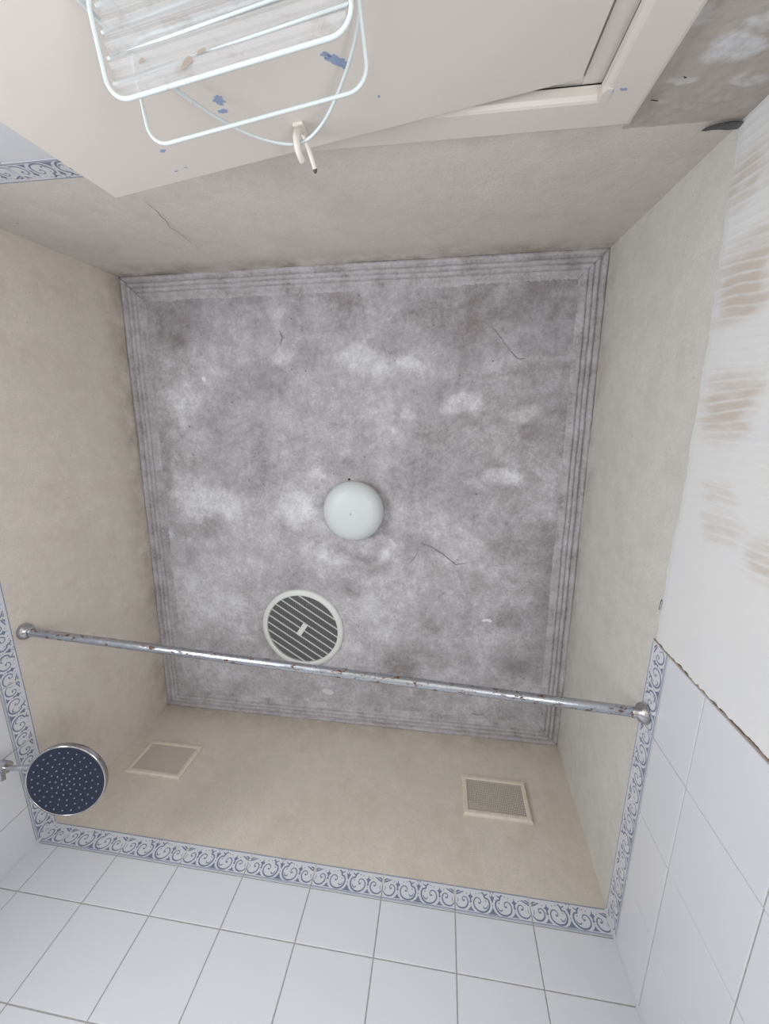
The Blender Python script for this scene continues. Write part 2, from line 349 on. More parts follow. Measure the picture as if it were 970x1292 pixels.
# a curved smear of filler left by an older lamp base
d = np.hypot(wx + .314, wy - .36); ar = np.arctan2(wy - .36, wx + .314)
st += .28 * np.exp(-((d - .205) / .018) ** 2) * ((ar > .7) & (ar < 2.4))
gz = CEIL + (vnoise(gx * 5, gy * 5, 4, 4) - .5) * .006 + (vnoise(gx * 40, gy * 40, 6, 3) - .5) * .0012
Pc = np.stack([gx, gy, gz], -1)[:, ::-1]
ceiling = struct(grid_obj('ceiling', Pc, m_ceil, attrs={'stain': st[:, ::-1]}))
up = lambda a, b, t: (a, b, CEIL - .0035 - t)
for c, w in (([(0.139, -0.293), (0.178, -0.243), (0.214, -0.201)], .0012), ([(0.209, -0.205), (0.233, -0.183), (0.258, -0.18)], .003), ([(-0.071, 0.471), (-0.026, 0.485), (0.019, 0.514), (0.065, 0.55), (0.109, 0.541)], .0028),
          ([(-0.582, -0.24), (-0.575, -0.266), (-0.582, -0.285)], .0025), ([(-0.115, 0.56), (-0.085, 0.52), (-0.077, 0.487)], .0018), ([(0.149, 1.19), (0.182, 1.2), (0.207, 1.19)], .003)):
    crack_on(ceiling, c, up, w)
def flake(parent, pts2, to3, mat, name, th=.0006):
    mb = MB(); N = len(pts2); vs = [to3(x, y, th) for x, y in pts2] + [to3(x, y, -.004) for x, y in pts2]
    mb.add(vs, [tuple(range(N))] + [(i, (i + 1) % N, N + (i + 1) % N, N + i) for i in range(N)])
    return recalc(mb.build(name, mat, parent))
def blob(cx, cy, rx, ry, n=14, j=.3, rot=0, seed=0):
    r = random.Random(seed); out = []
    for i in range(n):
        a = 2 * PI * i / n; k = 1 + r.uniform(-j, j); x, y = math.cos(a) * rx * k, math.sin(a) * ry * k
        out.append((cx + x * math.cos(rot) - y * math.sin(rot), cy + x * math.sin(rot) + y * math.cos(rot)))
    return out
m_flake = M('fresh_filler', s2l(228, 230, 232), rough=.8)
flake(ceiling, [(.172, .776), (.180, .766), (.205, .764), (.213, .772), (.205, .779), (.195, .774), (.183, .778)], up, m_flake, 'filler_dab')
flake(ceiling, blob(-.885, -.128, .008, .011, 7, .3, 0, 3), up, m_flake, 'filler_dab')
flake(ceiling, blob(-.447, 1.160, .026, .015, 12, .25, .1, 4), up, M('dull_filler', s2l(206, 205, 208), rough=.8), 'filler_dab')
m_speck = M('dark_spot', s2l(60, 52, 50), rough=.9)
mb = MB(); r = random.Random(5)
for k in range(60):
    x, y = r.uniform(XL + .1, XR - .08), r.uniform(YF + .1, YB - .1); q = blob(x, y, r.uniform(.0012, .0028), r.uniform(.0012, .0024), 6, .3, 0, k)
    mb.add([up(a, b, .0006) for a, b in q], [tuple(range(6))])
o = mb.build('mildew_specks', m_speck, ceiling); o['kind'] = 'stuff'

# cornice: four mitred lengths with shallow ribs
prof = [(0, 0), (.010, -.001), (.014, .0045), (.020, .006), (.023, .001), (.031, .001), (.035, .008), (.038, .004), (.046, .005), (.050, .012), (.053, .008), (.060, .009), (.066, .015), (.074, .0185), (.086, .024)]
gro = [.8, .8, .0, .1, .9, .8, .0, .7, .8, .05, .7, .6, .1, .5, .5]
def cornice(name, a, b, nrm, seed):
    A, B = Vector((*CO[a], 0)), Vector((*CO[b], 0)); L = (B - A).length; t = (B - A) / L; N = int(L / .007)
    ps = []; # resample profile
    for i in range(len(prof) - 1):
        for k in range(2): f = k / 2; ps.append((prof[i][0] + (prof[i + 1][0] - prof[i][0]) * f, prof[i][1] + (prof[i + 1][1] - prof[i][1]) * f, gro[i] + (gro[i + 1] - gro[i]) * f))
    ps.append((*prof[-1], gro[-1])); P = np.zeros((N + 1, len(ps), 3)); G = np.zeros((N + 1, len(ps)))
    inw = Vector((nrm[0], nrm[1], 0)); jit = np.random.default_rng(seed)
    wob = vnoise(np.linspace(0, L * 9, N + 1), np.zeros(N + 1) + seed, seed, 4) - .5
    for i in range(N + 1):
        for j, (d, h, g) in enumerate(ps):
            dd = d + (0 if j in (0,) else 1) * (wob[i] * .004 + jit.uniform(-.0006, .0006))
            s = min(max(L * i / N, dd * .98), L - dd * .98)      # mitre
            q = A + t * s + inw * (dd - .001)
            hz = h + (wob[i] * .004 if j == 0 else 0) + jit.uniform(-.0012, .0012)
            P[i, j] = (q.x, q.y, ZC + hz); G[i, j] = g
    # a back leg up the wall closes the moulding behind
    P = np.concatenate([P[:, :1] + np.array([0, 0, .06]), P], 1); G = np.concatenate([G[:, :1], G], 1)
    o = grid_obj(name, P, m_corn, attrs={'groove': G}); return struct(recalc(o))
cornice('trim_1', 'fl', 'fr', (0, 1), 1); cornice('trim_2', 'fr', 'br', (-1, 0), 2); cornice('trim_3', 'br', 'bl', (0, -1), 3); cornice('trim_4', 'bl', 'fl', (1, 0), 4)

# ------------------------------------------------------------------ wall tiles
GR = .0026
def tile_mesh(name, w, h, th=.007):
    key = (round(w, 4), round(h, 4))
    if key in tile_mesh.c: return tile_mesh.c[key]
    a, b, e = (w - GR) / 2, (h - GR) / 2, .0012
    vs = [(-a, -b, -th), (a, -b, -th), (a, b, -th), (-a, b, -th), (-a, -b, -e), (a, -b, -e), (a, b, -e), (-a, b, -e), (-a + e, -b + e, 0), (a - e, -b + e, 0), (a - e, b - e, 0), (-a + e, b - e, 0)]
    fs = [(8, 9, 10, 11)] + [(i, (i + 1) % 4, 4 + (i + 1) % 4, 4 + i) for i in range(4)] + [(4 + i, 4 + (i + 1) % 4, 8 + (i + 1) % 4, 8 + i) for i in range(4)]
    me = bpy.data.meshes.new(name); me.from_pydata(vs, [], fs); me.materials.append(m_tile); me.update(); tile_mesh.c[key] = me; return me
tile_mesh.c = {}
# printed scroll border, coordinates in mm: x along the tile 0..200, y up 0..65
def spline(pts, n=5):
    out = []; P = [pts[0]] + pts + [pts[-1]]
    for i in range(1, len(P) - 2):
        for k in range(n):
            t = k / n; out.append(tuple(.5 * ((2 * P[i][q]) + (-P[i - 1][q] + P[i + 1][q]) * t + (2 * P[i - 1][q] - 5 * P[i][q] + 4 * P[i + 1][q] - P[i + 2][q]) * t * t + (-P[i - 1][q] + 3 * P[i][q] - 3 * P[i + 1][q] + P[i + 2][q]) * t ** 3) for q in (0, 1, 2)))
    out.append(pts[-1]); return out
STROKES = [   # (x, y, width)
    [(1, 30, 1.5), (3, 21, 2.6), (9, 13.5, 3.6), (18, 11.5, 4.2), (27, 14, 4.4), (33, 21, 4.2), (34.5, 30, 3.8), (30, 38, 3.2), (23, 38.5, 2.8), (19.5, 33.5, 2.6), (22, 29, 3.2), (25.5, 31, 5.5)],
    [(5, 22, 1), (8, 28, 2), (7, 34, 1)],
    [(63, 31, 5.5), (66, 28, 3), (69, 33, 2.6), (66, 39.5, 3), (58.5, 41, 3.2), (52.5, 36, 3.6), (50, 27, 3.8), (53, 18, 4.2), (61, 11.5, 4.4), (72, 9.5, 4.8), (83, 13, 5), (90, 21.5, 5), (92, 32, 4.6), (88, 41, 4.4), (81, 43, 4.6), (79, 49, 5), (74, 55, 3.4), (71, 52, 1)],
    [(79, 49, 4), (86, 52, 3), (88, 55, 1)], [(74, 24, 1), (77, 19, 3.4), (83, 20, 3), (87, 27, 1.2)], [(84, 35, 3), (80, 37, 1.5)],
    [(2, 38, 2), (4, 46, 5), (9, 51, 4), (15, 51, 1.5)], [(3, 42, 3), (10, 45, 4.4), (20, 50, 3.4), (24, 50, 1)],
    [(94, 58, 1), (97, 60, 2), (96, 55, 1.4)],
]
POLYS = [[(42, 54), (43.5, 46), (49, 42), (44.5, 38), (43.5, 32), (45, 29), (42, 26), (39, 29), (40.5, 32), (39.5, 38), (35, 42), (40.5, 46)],
         [(32, 8.8), (52, 8.8), (46, 13), (42.5, 20), (38, 13)]]
MID = [[(100, 56), (102, 48), (107, 50), (104, 43), (101.5, 36), (100, 33), (98.5, 36), (96, 43), (93, 50), (98, 48)],
       [(100, 30), (102, 28), (100, 26), (98, 28)], [(84, 7.6), (116, 7.6), (108, 11), (104, 16), (100, 24), (96, 16), (92, 11)]]
DOTS = [(31, 47, 1.5), (57, 50, 1.5), (66, 52, 1.6), (42, 23, 1.2), (27, 52, .8)]
def border_mesh(w, h, x0=0.0):
    # w: length of the piece, x0: where its pattern starts (mm) when it is a cut piece
    key = (round(w, 4), round(x0, 1))
    if key in border_mesh.c: return border_mesh.c[key]
    me0 = tile_mesh('border_tile', w, h); mb = MB(); mb.v = [tuple(v.co) for v in me0.vertices]; mb.f = [tuple(p.vertices) for p in me0.polygons]; mb.m = [0] * len(mb.f)
    sx = 1.0; lo, hi = x0 + 1.8, x0 + w * 1000 - 1.8
    def pt(x, y, z=.0001): return ((x - x0) / 1000 - w / 2, y / 65 * h - h / 2, z)
    def quad(vs, mi=1, z=.0001):
        if all(lo <= v[0] <= hi for v in vs): mb.add([pt(*v, z) for v in vs], [tuple(range(len(vs)))], mi)
    def stroke(st, mir):
        p = spline(st)
        if mir: p = [(200 - x, y, q) for x, y, q in p]
        L = []; N = len(p)
        for i, (x, y, q) in enumerate(p):
            a = p[min(i + 1, N - 1)]; b = p[max(i - 1, 0)]; tx, ty = a[0] - b[0], a[1] - b[1]; l = math.hypot(tx, ty) + 1e-9; q = q * .44
            L.append(((x - ty / l * q, y + tx / l * q), (x + ty / l * q, y - tx / l * q)))
        for i in range(N - 1):
            v = [L[i][0], L[i][1], L[i + 1][1], L[i + 1][0]]
            if mir: v = v
            quad(v)
    def poly(q, mir):
        if mir: q = [(200 - x, y) for x, y in q][::-1]
        c = (sum(a[0] for a in q) / len(q), sum(a[1] for a in q) / len(q))
        for i in range(len(q)): quad([c, q[i], q[(i + 1) % len(q)]])
    for mir in (0, 1):
        for s in STROKES: stroke(s, mir)
        for q in POLYS: poly(q, mir)
        for x, y, r_ in DOTS: poly([(x + r_ * math.cos(k * PI / 3), y + r_ * math.sin(k * PI / 3)) for k in range(6)], mir)
    for q in MID: poly(q, 0)
    for ya, yb2, z in ((1.6, 2.8, .0001), (4.0, 6.6, .0001), (59.5, 62.4, .0001)):
        mb.add([pt(lo - .4, ya, z), pt(hi + .4, ya, z), pt(hi + .4, yb2, z), pt(lo - .4, yb2, z)], [(0, 1, 2, 3)], 2)
    me = bpy.data.meshes.new('border_tile'); me.from_pydata(mb.v, [], mb.f)
    for mt in (m_tile, m_print, m_printline): me.materials.append(mt)
    me.polygons.foreach_set('material_index', mb.m); me.update(); border_mesh.c[key] = me; return me
border_mesh.c = {}
def frame_mat(org, xa, ya, za):
    m = Matrix.Identity(4)
    for i, c in enumerate((xa, ya, za)):
        for k in range(3): m[k][i] = c[k]
    for k in range(3): m[k][3] = org[k]
    return m
rt = random.Random(21)
def tile_wall(wallo, org, xa, nrm, spans, rows, skip=None, border=True):
    # org: point at (0, 0 height) of the wall plane; spans: (u0, u1, pattern start); rows: (z0, z1)
    xa = Vector(xa); nrm = Vector(nrm); ya = Vector((0, 0, 1)); org = Vector(org)
    for (u0, u1, x0) in spans:
        w = u1 - u0
        if border:
            c = org + xa * ((u0 + u1) / 2) + ya * ((ZT + ZB) / 2) + nrm * rt.uniform(-.0002, .0003)
            link('border_tile', border_mesh(w, ZT - ZB, x0), wallo, mw=frame_mat(c, xa, ya, nrm))
        for (za, zb_) in rows:
            if skip and skip(u0, u1, za, zb_): continue
            c = org + xa * ((u0 + u1) / 2) + ya * ((za + zb_) / 2) + nrm * rt.uniform(-.0003, .0003)
            tl = Matrix.Rotation(rt.uniform(-.002, .002), 3, 'Z') @ Matrix.Identity(3)
            n2 = (nrm + ya * rt.uniform(-.002, .002) + xa * rt.uniform(-.002, .002)).normalized()
            y2 = (ya - n2 * ya.dot(n2)).normalized(); x2 = y2.cross(n2)
            link('tile', tile_mesh('tile', w, zb_ - za), wallo, mw=frame_mat(c, x2, y2, n2))
rows = [(Z1, ZB)]; z = Z1
while z > .2: rows.append((z - .1947, z)); z -= .1947
# back wall: x axis must make x cross z-up = normal.  normal -y: x axis = +x ((1,0,0)x(0,0,1) = (0,-1,0))
sp = []; x = XR
for k in range(8): sp.append((x - .2, x, 0)); x -= .2
sp.append((XL + .001, x, 200 - (x - XL) * 1000))
tile_wall(wall_back, (0, YB, 0), (1, 0, 0), (0, -1, 0), sp, rows)
# right wall, normal -x: x axis = -y ((0,-1,0)x(0,0,1) = (-1,0,0))
PY = .2005; YE = .4833
sp = []; y = YB
for k in range(4): sp.append((-y, -y + PY, 0)); y -= PY
YE = y
tile_wall(wall_right, (XR, 0, 0), (0, -1, 0), (-1, 0, 0), sp, rows)
# left wall, normal +x: x axis = +y
sp = [(1.148, YB - .001, 0)]; y = 1.148
while y - .198 > YF: sp.append((y - .198, y, 0)); y -= .198
sp.append((YF + .001, y, 198 - (y - YF) * 1000))
inwin = lambda u0, u1, za, zb_: u1 > WIN[0] - .02 and u0 < WIN[1] + .02 and zb_ > WIN[2] - .02 and za < WIN[3] + .02
tile_wall(wall_left, (XL, 0, 0), (0, 1, 0), (1, 0, 0), sp, rows, inwin)
# front wall left of the door, normal +y: x axis = -x
sp = [(.6915, .885, 0), (.885, 1.085, 0), (1.085, -XL - .001, 0)]
tile_wall(wall_front, (0, YF, 0), (-1, 0, 0), (0, 1, 0), sp, rows)

m_caulk = M('white_caulk', s2l(198, 200, 204), rough=.55)
for (x, y, w_, sx_, sy_) in ((XL, YB, wall_left, 1, -1), (XR, YB, wall_right, -1, -1), (XL, YF, wall_front, 1, 1)):
    MB().add([(x + sx_ * a, y + sy_ * b, z_) for z_ in (.02, ZT - .003) for a, b in ((-.003, -.003), (.0055, -.003), (.0055, .0004), (.0022, .0022), (.0004, .0055), (-.003, .0055))], [(0, 1, 2, 3, 4, 5), (6, 7, 8, 9, 10, 11)] + [(i, (i + 1) % 6, 6 + (i + 1) % 6, 6 + i) for i in range(6)]).build('corner_caulk', m_caulk, w_)
# ------------------------------------------------------------------ stripped wall: skim plaster
def sstep(a, b, x): t = np.clip((x - a) / (b - a), 0, 1); return t * t * (3 - 2 * t)
ED = [(0.48, 2.146), (0.389, 2.146), (0.334, 2.149), (0.282, 2.151), (0.194, 2.143), (0.114, 2.142), (0.053, 2.146), (-0.021, 2.146), (-0.086, 2.149), (-0.12, 2.147), (-0.27, 2.158), (-0.373, 2.163), (-0.49, 2.166)][::-1]
n, m = 420, 330
yy = np.linspace(YF - .004, YE - .0035, n); top = np.interp(yy, [e[0] for e in ED], [e[1] for e in ED]) + (vnoise(yy * 60, yy * 0, 8, 3) - .5) * .008
v = np.linspace(0, 1, m); gy = np.repeat(yy[:, None], m, 1); gz = 1.27 + v[None, :] * (top[:, None] - 1.27)
bend = (vnoise(gy * 6, gz * 5, 12, 3) - .5) * .035 + (gz - 2.05) ** 2 * .35
ph = (gy + bend) / .0165
fr = ph - np.floor(ph); rid = np.exp(-((fr - .5) / .14) ** 2) * (.35 + .65 * (vnoise(np.floor(ph) * 3.3, gz * 14, 14, 2)))
RS = [(-0.381, 2.125, 0.036, 0.045, 1), (-.40, 2.05, .05, .03, .6), (-0.216, 2.075, 0.062, 0.060, 1), (-0.012, 2.055, 0.058, 0.070, 1), (0.135, 2.042, 0.022, 0.047, 0.55), (0.186, 2.02, 0.032, 0.052, 0.6), (0.207, 1.916, 0.035, 0.045, 0.75), (.05, 1.9, .05, .05, .4), (-.1, 1.93, .05, .05, .5)]
pm = np.zeros_like(gy)
wy = gy + (vnoise(gy * 30, gz * 8, 15, 3) - .5) * .03; wz = gz + (vnoise(gy * 45, gz * 14, 16, 3) - .5) * .05
for (a, b, ra, rb, s) in RS:
    d = np.sqrt(((wy - a) / ra) ** 4 + ((wz - b) / rb) ** 4) ** .5
    pm = np.maximum(pm, s * (1 - sstep(.35, 1.5, d)))
tan = np.clip(pm * (1.0 - 1.05 * rid) * (.25 + 1.3 * vnoise(gy * 50, gz * 14, 17, 4, .65)), 0, 1)
zone = sstep(.27, .20, gy)                     # strokes stop before the smooth strip beside the tiles
h = rid * (.0012 + .0012 * pm) * zone + (vnoise(gy * 9, gz * 5, 18, 3) - .5) * .0025 + .0012
edge = np.minimum(1, (1 - v[None, :]) * 60) * np.minimum(1, (yy[:, None] - yy[0]) * 100 + .2)
jag = .009 * vnoise(yy[:, None] * 0 + gz * 120, gy * 0, 20, 3) # ragged free edge near the tiles
gy2 = gy - jag * (gy > YE - .03) * sstep(YE - .03, YE - .0035, gy)
X = XR - .0002 - h * edge
P = np.stack([X, gy2, gz], -1)
grid_obj('plaster_skim', P, m_skim, wall_right, {'tan': tan})
# raw tile edge; dark adhesive crumbs stand in for its jagged shadow
m_adh_shade = M('adhesive_shadow', s2l(138, 122, 110), rough=.95)
mb = MB(); z = ZT - .004; r = random.Random(3)
while z > 1.3:
    L = r.uniform(.008, .03); k = r.uniform(.0006, .0038)
    mb.box((XR + SET - .0012, YE - .0030 - k * .6, z - L / 2), (.003, k, L * .9), rot=Matrix.Rotation(r.uniform(-.04, .04), 3, 'X')); z -= L
mb.build('adhesive_shadow_edge', m_adh_shade, wall_right)
# front wall right of the door: bare plaster with swipes of filler
n, m = 120, 330
gx, gz = np.meshgrid(np.linspace(.286, XR + .002, n), np.linspace(1.15, ZT - .006, m), indexing='ij')
FS = [(.31, 2.105, .02, .008, .35), (.36, 2.12, .025, .006, .4), (.335, 2.135, .03, .006, .3), (.41, 2.10, .02, .007, .45), (.45, 2.115, .015, .008, .4), (0.322, 2.063, 0.030, 0.010, .8), (0.365, 2.004, 0.047, 0.026, 1), (0.43, 2.063, 0.030, 0.011, .8), (0.39, 1.962, 0.032, 0.018, .9), (0.302, 1.955, 0.014, 0.022, 0.6), (.36, 1.88, .06, .04, .8), (.44, 1.99, .03, .03, .7)]
wx = gx + (vnoise(gx * 25, gz * 40, 31, 4) - .5) * .05; wz = gz + (vnoise(gx * 18, gz * 60, 32, 4) - .5) * .022 + (gx - .38) * -.12
pm = np.zeros_like(gx)
for (a, b, ra, rb, s) in FS:
    d = np.sqrt(((wx - a) / ra) ** 2 + ((wz - b) / rb) ** 2); pm = np.maximum(pm, s * (1 - sstep(.65, 1.3, d)))
Y = YF - .0006 + .0012 * pm + (vnoise(gx * 60, gz * 60, 33, 3) - .5) * .0012
tan = np.clip(1.15 - 1.0 * pm + (vnoise(gx * 40, gz * 40, 34, 4) - .5) * .5, 0, 1)
def fskimf(nt, b):
    t = attr(nt, 'tan'); n = noise(nt, 60, 5, .65)
    c = mix(nt, ramp(nt, t, [(.15, BW(0)), (.85, BW(1))]), s2l(214, 214, 216), s2l(184, 177, 169))
    c = mix(nt, ramp(nt, n, [(.42, BW(0)), (.7, BW(.6))]), c, s2l(160, 154, 148))
    nt.links.new(c, b.inputs['Base Color']); bump(nt, b, n, .4, .002)
grid_obj('plaster_skim', np.stack([gx, Y, gz], -1)[::-1], M('bare_front_plaster', rough=.8, build=fskimf), wall_front, {'tan': tan[::-1]})
fr3 = lambda a, b, t: (a, YF + .0016 + t, b)
# broken-out slot at the old tile line beside the corner
mb = MB(); q = [(.418, 2.166), (.424, 2.160), (.434, 2.155), (.446, 2.152), (.460, 2.150), (.474, 2.151), (.477, 2.160), (.476, 2.169), (.462, 2.170), (.448, 2.167), (.436, 2.166), (.426, 2.168)]
N = len(q); mb.add([fr3(a, b, .0045) for a, b in q] + [fr3(.448 + (a - .448) * .8, 2.161 + (b - 2.161) * .6, .0005) for a, b in q], [(i, (i + 1) % N, N + (i + 1) % N, N + i) for i in range(N)] + [tuple(range(N, 2 * N))])
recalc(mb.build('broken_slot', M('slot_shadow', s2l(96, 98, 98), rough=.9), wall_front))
crack_on(wall_front, [(-0.699, 2.253), (-.703, 2.30), (-0.714, 2.357), (-.727, 2.385), (-0.722, 2.44), (-0.729, 2.492)], lambda a, b, t: (a, YF + .0015 + (b - ZT) * .012 + t, b), .0022, t=.0012)
for c in ([(.268, 2.128), (.276, 2.121)], [(.300, 2.080), (.312, 2.085)], [(.325, 2.040), (.329, 2.043)]): crack_on(wall_front, c, fr3, .004, 'paint_nick', m_speck, .003)
for c in ([(.380, 2.145), (.388, 2.149), (.397, 2.1485), (.408, 2.151)],): crack_on(wall_right, c, lambda a, b, t: (XR - .002 - t, a, b), .004, 'paint_nick', m_speck, .001)

# ------------------------------------------------------------------ door lining, architrave
AT = .016; IX, IZ, OX, OZ = .216, DZ, .286, 2.1185
ISX = DX0 - 0.0; OSX = ISX - .070
def arch_profile(t): # across the width 0 (inner) .. 1 (outer): depth
    return [(0, 0), (0, .010), (.06, .0145), (.12, AT), (.90, AT), (.97, .014), (1, .011), (1, 0)]
pr = arch_profile(0)
def arch_len(p0, p1, inn, mit0, mit1, name):
    # p0->p1 along inner edge; inn: outward direction in plane; mitred by 45 degrees at flagged ends
    p0, p1, inn = Vector(p0), Vector(p1), Vector(inn); t = (p1 - p0).normalized(); n = 12; vs = []; w = .070
    for i in range(n + 1):
        for (a, d) in pr:
            s0 = -a * w if mit0 else 0; s1 = a * w if mit1 else 0; L = (p1 - p0).length
            s = s0 + (L + s1 - s0) * i / n; q = p0 + t * s + inn * (a * w); vs.append((q.x, YF + d - .004 * (d == 0), q.z))
    K = len(pr); fs = [(i * K + k, i * K + (k + 1) % K, (i + 1) * K + (k + 1) % K, (i + 1) * K + k) for i in range(n) for k in range(K)] + [tuple(range(K)), tuple(n * K + k for k in range(K))]
    return vs, fs
frame = struct(empty('door_1', (0, YF, 0)))
def addframe(name, mb, mat=None):
    o = recalc(mb.build(name, mat or m_frame)); o.parent = frame; o.location = -frame.location; return o
addframe('head_architrave', MB().add(*arch_len((ISX, 0, IZ), (IX, 0, IZ), (0, 0, 1), True, True, '')))
a1 = addframe('side_architrave', MB().add(*arch_len((IX, 0, 0), (IX, 0, IZ), (1, 0, 0), False, True, '')))
addframe('side_architrave', MB().add(*arch_len((ISX, 0, 0), (ISX, 0, IZ), (-1, 0, 0), False, True, '')))
# rounded paint-clogged inner corner where head and side boards meet
mb = MB(); pts = [(IX + .004, IZ - .020), (IX - .001, IZ - .010), (IX - .001, IZ), (IX + .003, IZ + .006), (IX + .012, IZ + .006), (IX + .012, IZ - .020)]
N = len(pts); mb.add([(a, YF + AT + .0012, b) for a, b in pts] + [(a, YF, b) for a, b in pts], [tuple(range(N))] + [(i, (i + 1) % N, N + (i + 1) % N, N + i) for i in range(N)])
addframe('corner_block', mb)
HX = .183   # hinge line
mb = MB().box(((HX + .0048 + IX + .004) / 2, YF - .05, 1.03), (IX + .004 - HX - .0048, .09, 2.06)); addframe('side_lining', mb)
mb = MB().box((ISX + .005, YF - .05, 1.03), (.02, .09, 2.06)); addframe('side_lining', mb)
mb = MB().box(((ISX + IX) / 2, YF - .0515, 2.036 + .012), (IX - ISX, .09, .024)); addframe('head_lining', mb)
mb = MB().box(((ISX + HX) / 2, YF - .075, 2.030), (HX - ISX - .02, .03, .014)); addframe('door_stop', mb)
flake(a1, blob(.243, 2.0335, .006, .0025, 10, .3, .1, 8), lambda a, b, t: (a, YF + AT + t, b), m_blue, 'paint_chip')
flake(a1, blob(.229, 2.036, .0016, .0012, 7, .3, .1, 9), lambda a, b, t: (a, YF + AT + t, b), m_blue, 'paint_chip')

# ------------------------------------------------------------------ door leaf (open a little into the room)
DTOP = 2.030; DW = .783
U = Vector((-.9909, .1345, 0)); NN = Vector((.1345, .9909, 0)); HG = Vector((HX, YF + .0005, 0))
def dp(a, z_, off=0.0): q = HG + U * a + NN * off; return (q.x, q.y, z_)
door = empty('door_leaf', (HG.x, HG.y, .01)); tag(door, 'cream painted flush door with blue paint chips, standing slightly ajar', 'door')
DM = Matrix([[U.x, NN.x, 0], [U.y, NN.y, 0], [0, 0, 1]])
def ondoor(o): o.location = -Vector(door.location); return o
mb = MB().box(tuple(dp(DW / 2, .01 + (DTOP - .01) / 2, -.0175)), (DW, .035, DTOP - .01), rot=DM, bev=.0012)
ondoor(mb.build('panel', m_door, door))
dpf = lambda a, b, t: dp(a, b, t)
chips = [(.336, 1.886, .014, .0065, -.75, 1), (.346, 1.875, .006, .004, -.5, 2), (.327, 1.897, .005, .004, -.8, 10), (.503, 1.895, .0065, .0085, .2, 3), (.508, 1.913, .0055, .0048, .4, 4), (.632, 1.953, .0042, .0032, 0, 5), (.644, 2.003, .003, .0015, 0, 6), (.624, 2.0, .003, .0012, 0, 7), (.293, 1.961, .0015, .0022, 0, 11)]
for (a, b, ra, rb, ro, s) in chips:
    ondoor(flake(door, blob(a, b, ra, rb, 18, .38, ro, s), dpf, m_blue, 'paint_chip', .0004))
for zz in (.3, 1.05, 1.78):
    mb = MB().tube([(HX + .001, YF + .005, zz - .045), (HX + .001, YF + .005, zz + .045)], .0055, 10)
    ondoor(mb.build('hinge', m_frame, door, smooth=True))
mb = MB().lathe([(0, .055), (.018, .053), (.026, .045), (.026, .036), (.012, .028), (.012, .006), (.025, .004), (.025, 0)], 24, Matrix.Translation(dp(DW - .06, 1.0)) @ (Matrix([[U.x, 0, NN.x], [U.y, 0, NN.y], [0, -1, 0]]).to_4x4()))
ondoor(mb.build('door_knob', m_chrome, door, smooth=True))

# coat hook, heavily overpainted
hook = empty('coat_hook', dp(.418, 1.985)); tag(hook, 'paint-clogged cream coat hook screwed near the top of the ajar door', 'hook')
def sm3(pts, n=6):
    out = []; P = [pts[0]] + list(pts) + [pts[-1]]
    for i in range(1, len(P) - 2):
        for k in range(n):
            t = k / n; out.append(tuple(.5 * ((2 * P[i][q]) + (-P[i - 1][q] + P[i + 1][q]) * t + (2 * P[i - 1][q] - 5 * P[i][q] + 4 * P[i + 1][q] - P[i + 2][q]) * t * t + (-P[i - 1][q] + 3 * P[i][q] - 3 * P[i + 1][q] + P[i + 2][q]) * t ** 3) for q in range(len(pts[0]))))
    out.append(tuple(pts[-1])); return out
def onhook(o): o.location = -Vector(hook.location); return o
mb = MB().box(dp(.418, 1.983, .0024), (.016, .005, .034), rot=DM, bev=.0018); onhook(mb.build('base_plate', m_frame, hook))
onhook(MB().tube(sm3([dp(.418, 1.982, .003), dp(.420, 1.966, .014), dp(.421, 1.958, .028), dp(.4215, 1.962, .041), dp(.421, 1.975, .047)]), [.005] * 6 + [.0052] * 6 + [.005] * 6 + [.0048] * 6 + [.004], 10).build('prong', m_frame, hook, smooth=True))
onhook(MB().tube(sm3([dp(.417, 1.990, .003), dp(.413, 1.990, .020), dp(.410, 1.993, .036), dp(.409, 2.000, .046)]), [.0036] * 18 + [.0042], 10).build('upper_prong', m_frame, hook, smooth=True))
onhook(MB().lathe([(0, .0046), (.0025, .004), (.0035, 0)], 10, Matrix.Translation(dp(.409, 2.0, .0475)) @ Matrix([[U.x, 0, NN.x], [U.y, 0, NN.y], [0, -1, 0]]).to_4x4()).build('chipped_tip', m_grime, hook, smooth=True))

# ------------------------------------------------------------------ hanging wire basket
bas = empty('wire_basket', dp(.416, 1.700, .06)); tag(bas, 'white wire shower basket with milky ribbed liner, hung from the hook on the door', 'basket')
def onb(o): o.location = -Vector(bas.location); return o
A0, A1 = .2915, .5416; FO = .107; BO = .010; ZA, ZR = 1.716, 1.775
def rrect(a0, a1, o0, o1, z_, r_=.022, n=7):
    out = []
    for (cx, cy, s) in ((a1 - r_, o1 - r_, 0), (a0 + r_, o1 - r_, 1), (a0 + r_, o0 + r_, 2), (a1 - r_, o0 + r_, 3)):
        for k in range(n + 1): an = PI / 2 * (s + k / n); out.append(dp(cx + r_ * math.cos(an), z_, cy + r_ * math.sin(an)))
    return out
onb(MB().tube(rrect(A0, A1, BO, FO, ZA), .0022, 8, closed=True).build('bottom_frame', m_wire, bas, smooth=True))
onb(MB().tube(rrect(A0 - .002, A1 + .002, BO + .002, FO + .005, ZR), .0020, 8, closed=True).build('rim_wire', m_wire, bas, smooth=True))
loop = [dp(.560, ZA, .008), dp(.552, 1.780, .010), dp(.535, 1.845, .013), (dp(.505, 1.905, .018)), dp(.468, 1.945, .024), dp(.421, 1.9645, .029), dp(.378, 1.945, .026), dp(.335, 1.895, .020), dp(.300, 1.835, .014), dp(.284, 1.775, .010), dp(.276, ZA, .008)]
onb(MB().tube(sm3(loop), .0022, 8).build('hanging_loop', m_wire, bas, smooth=True))
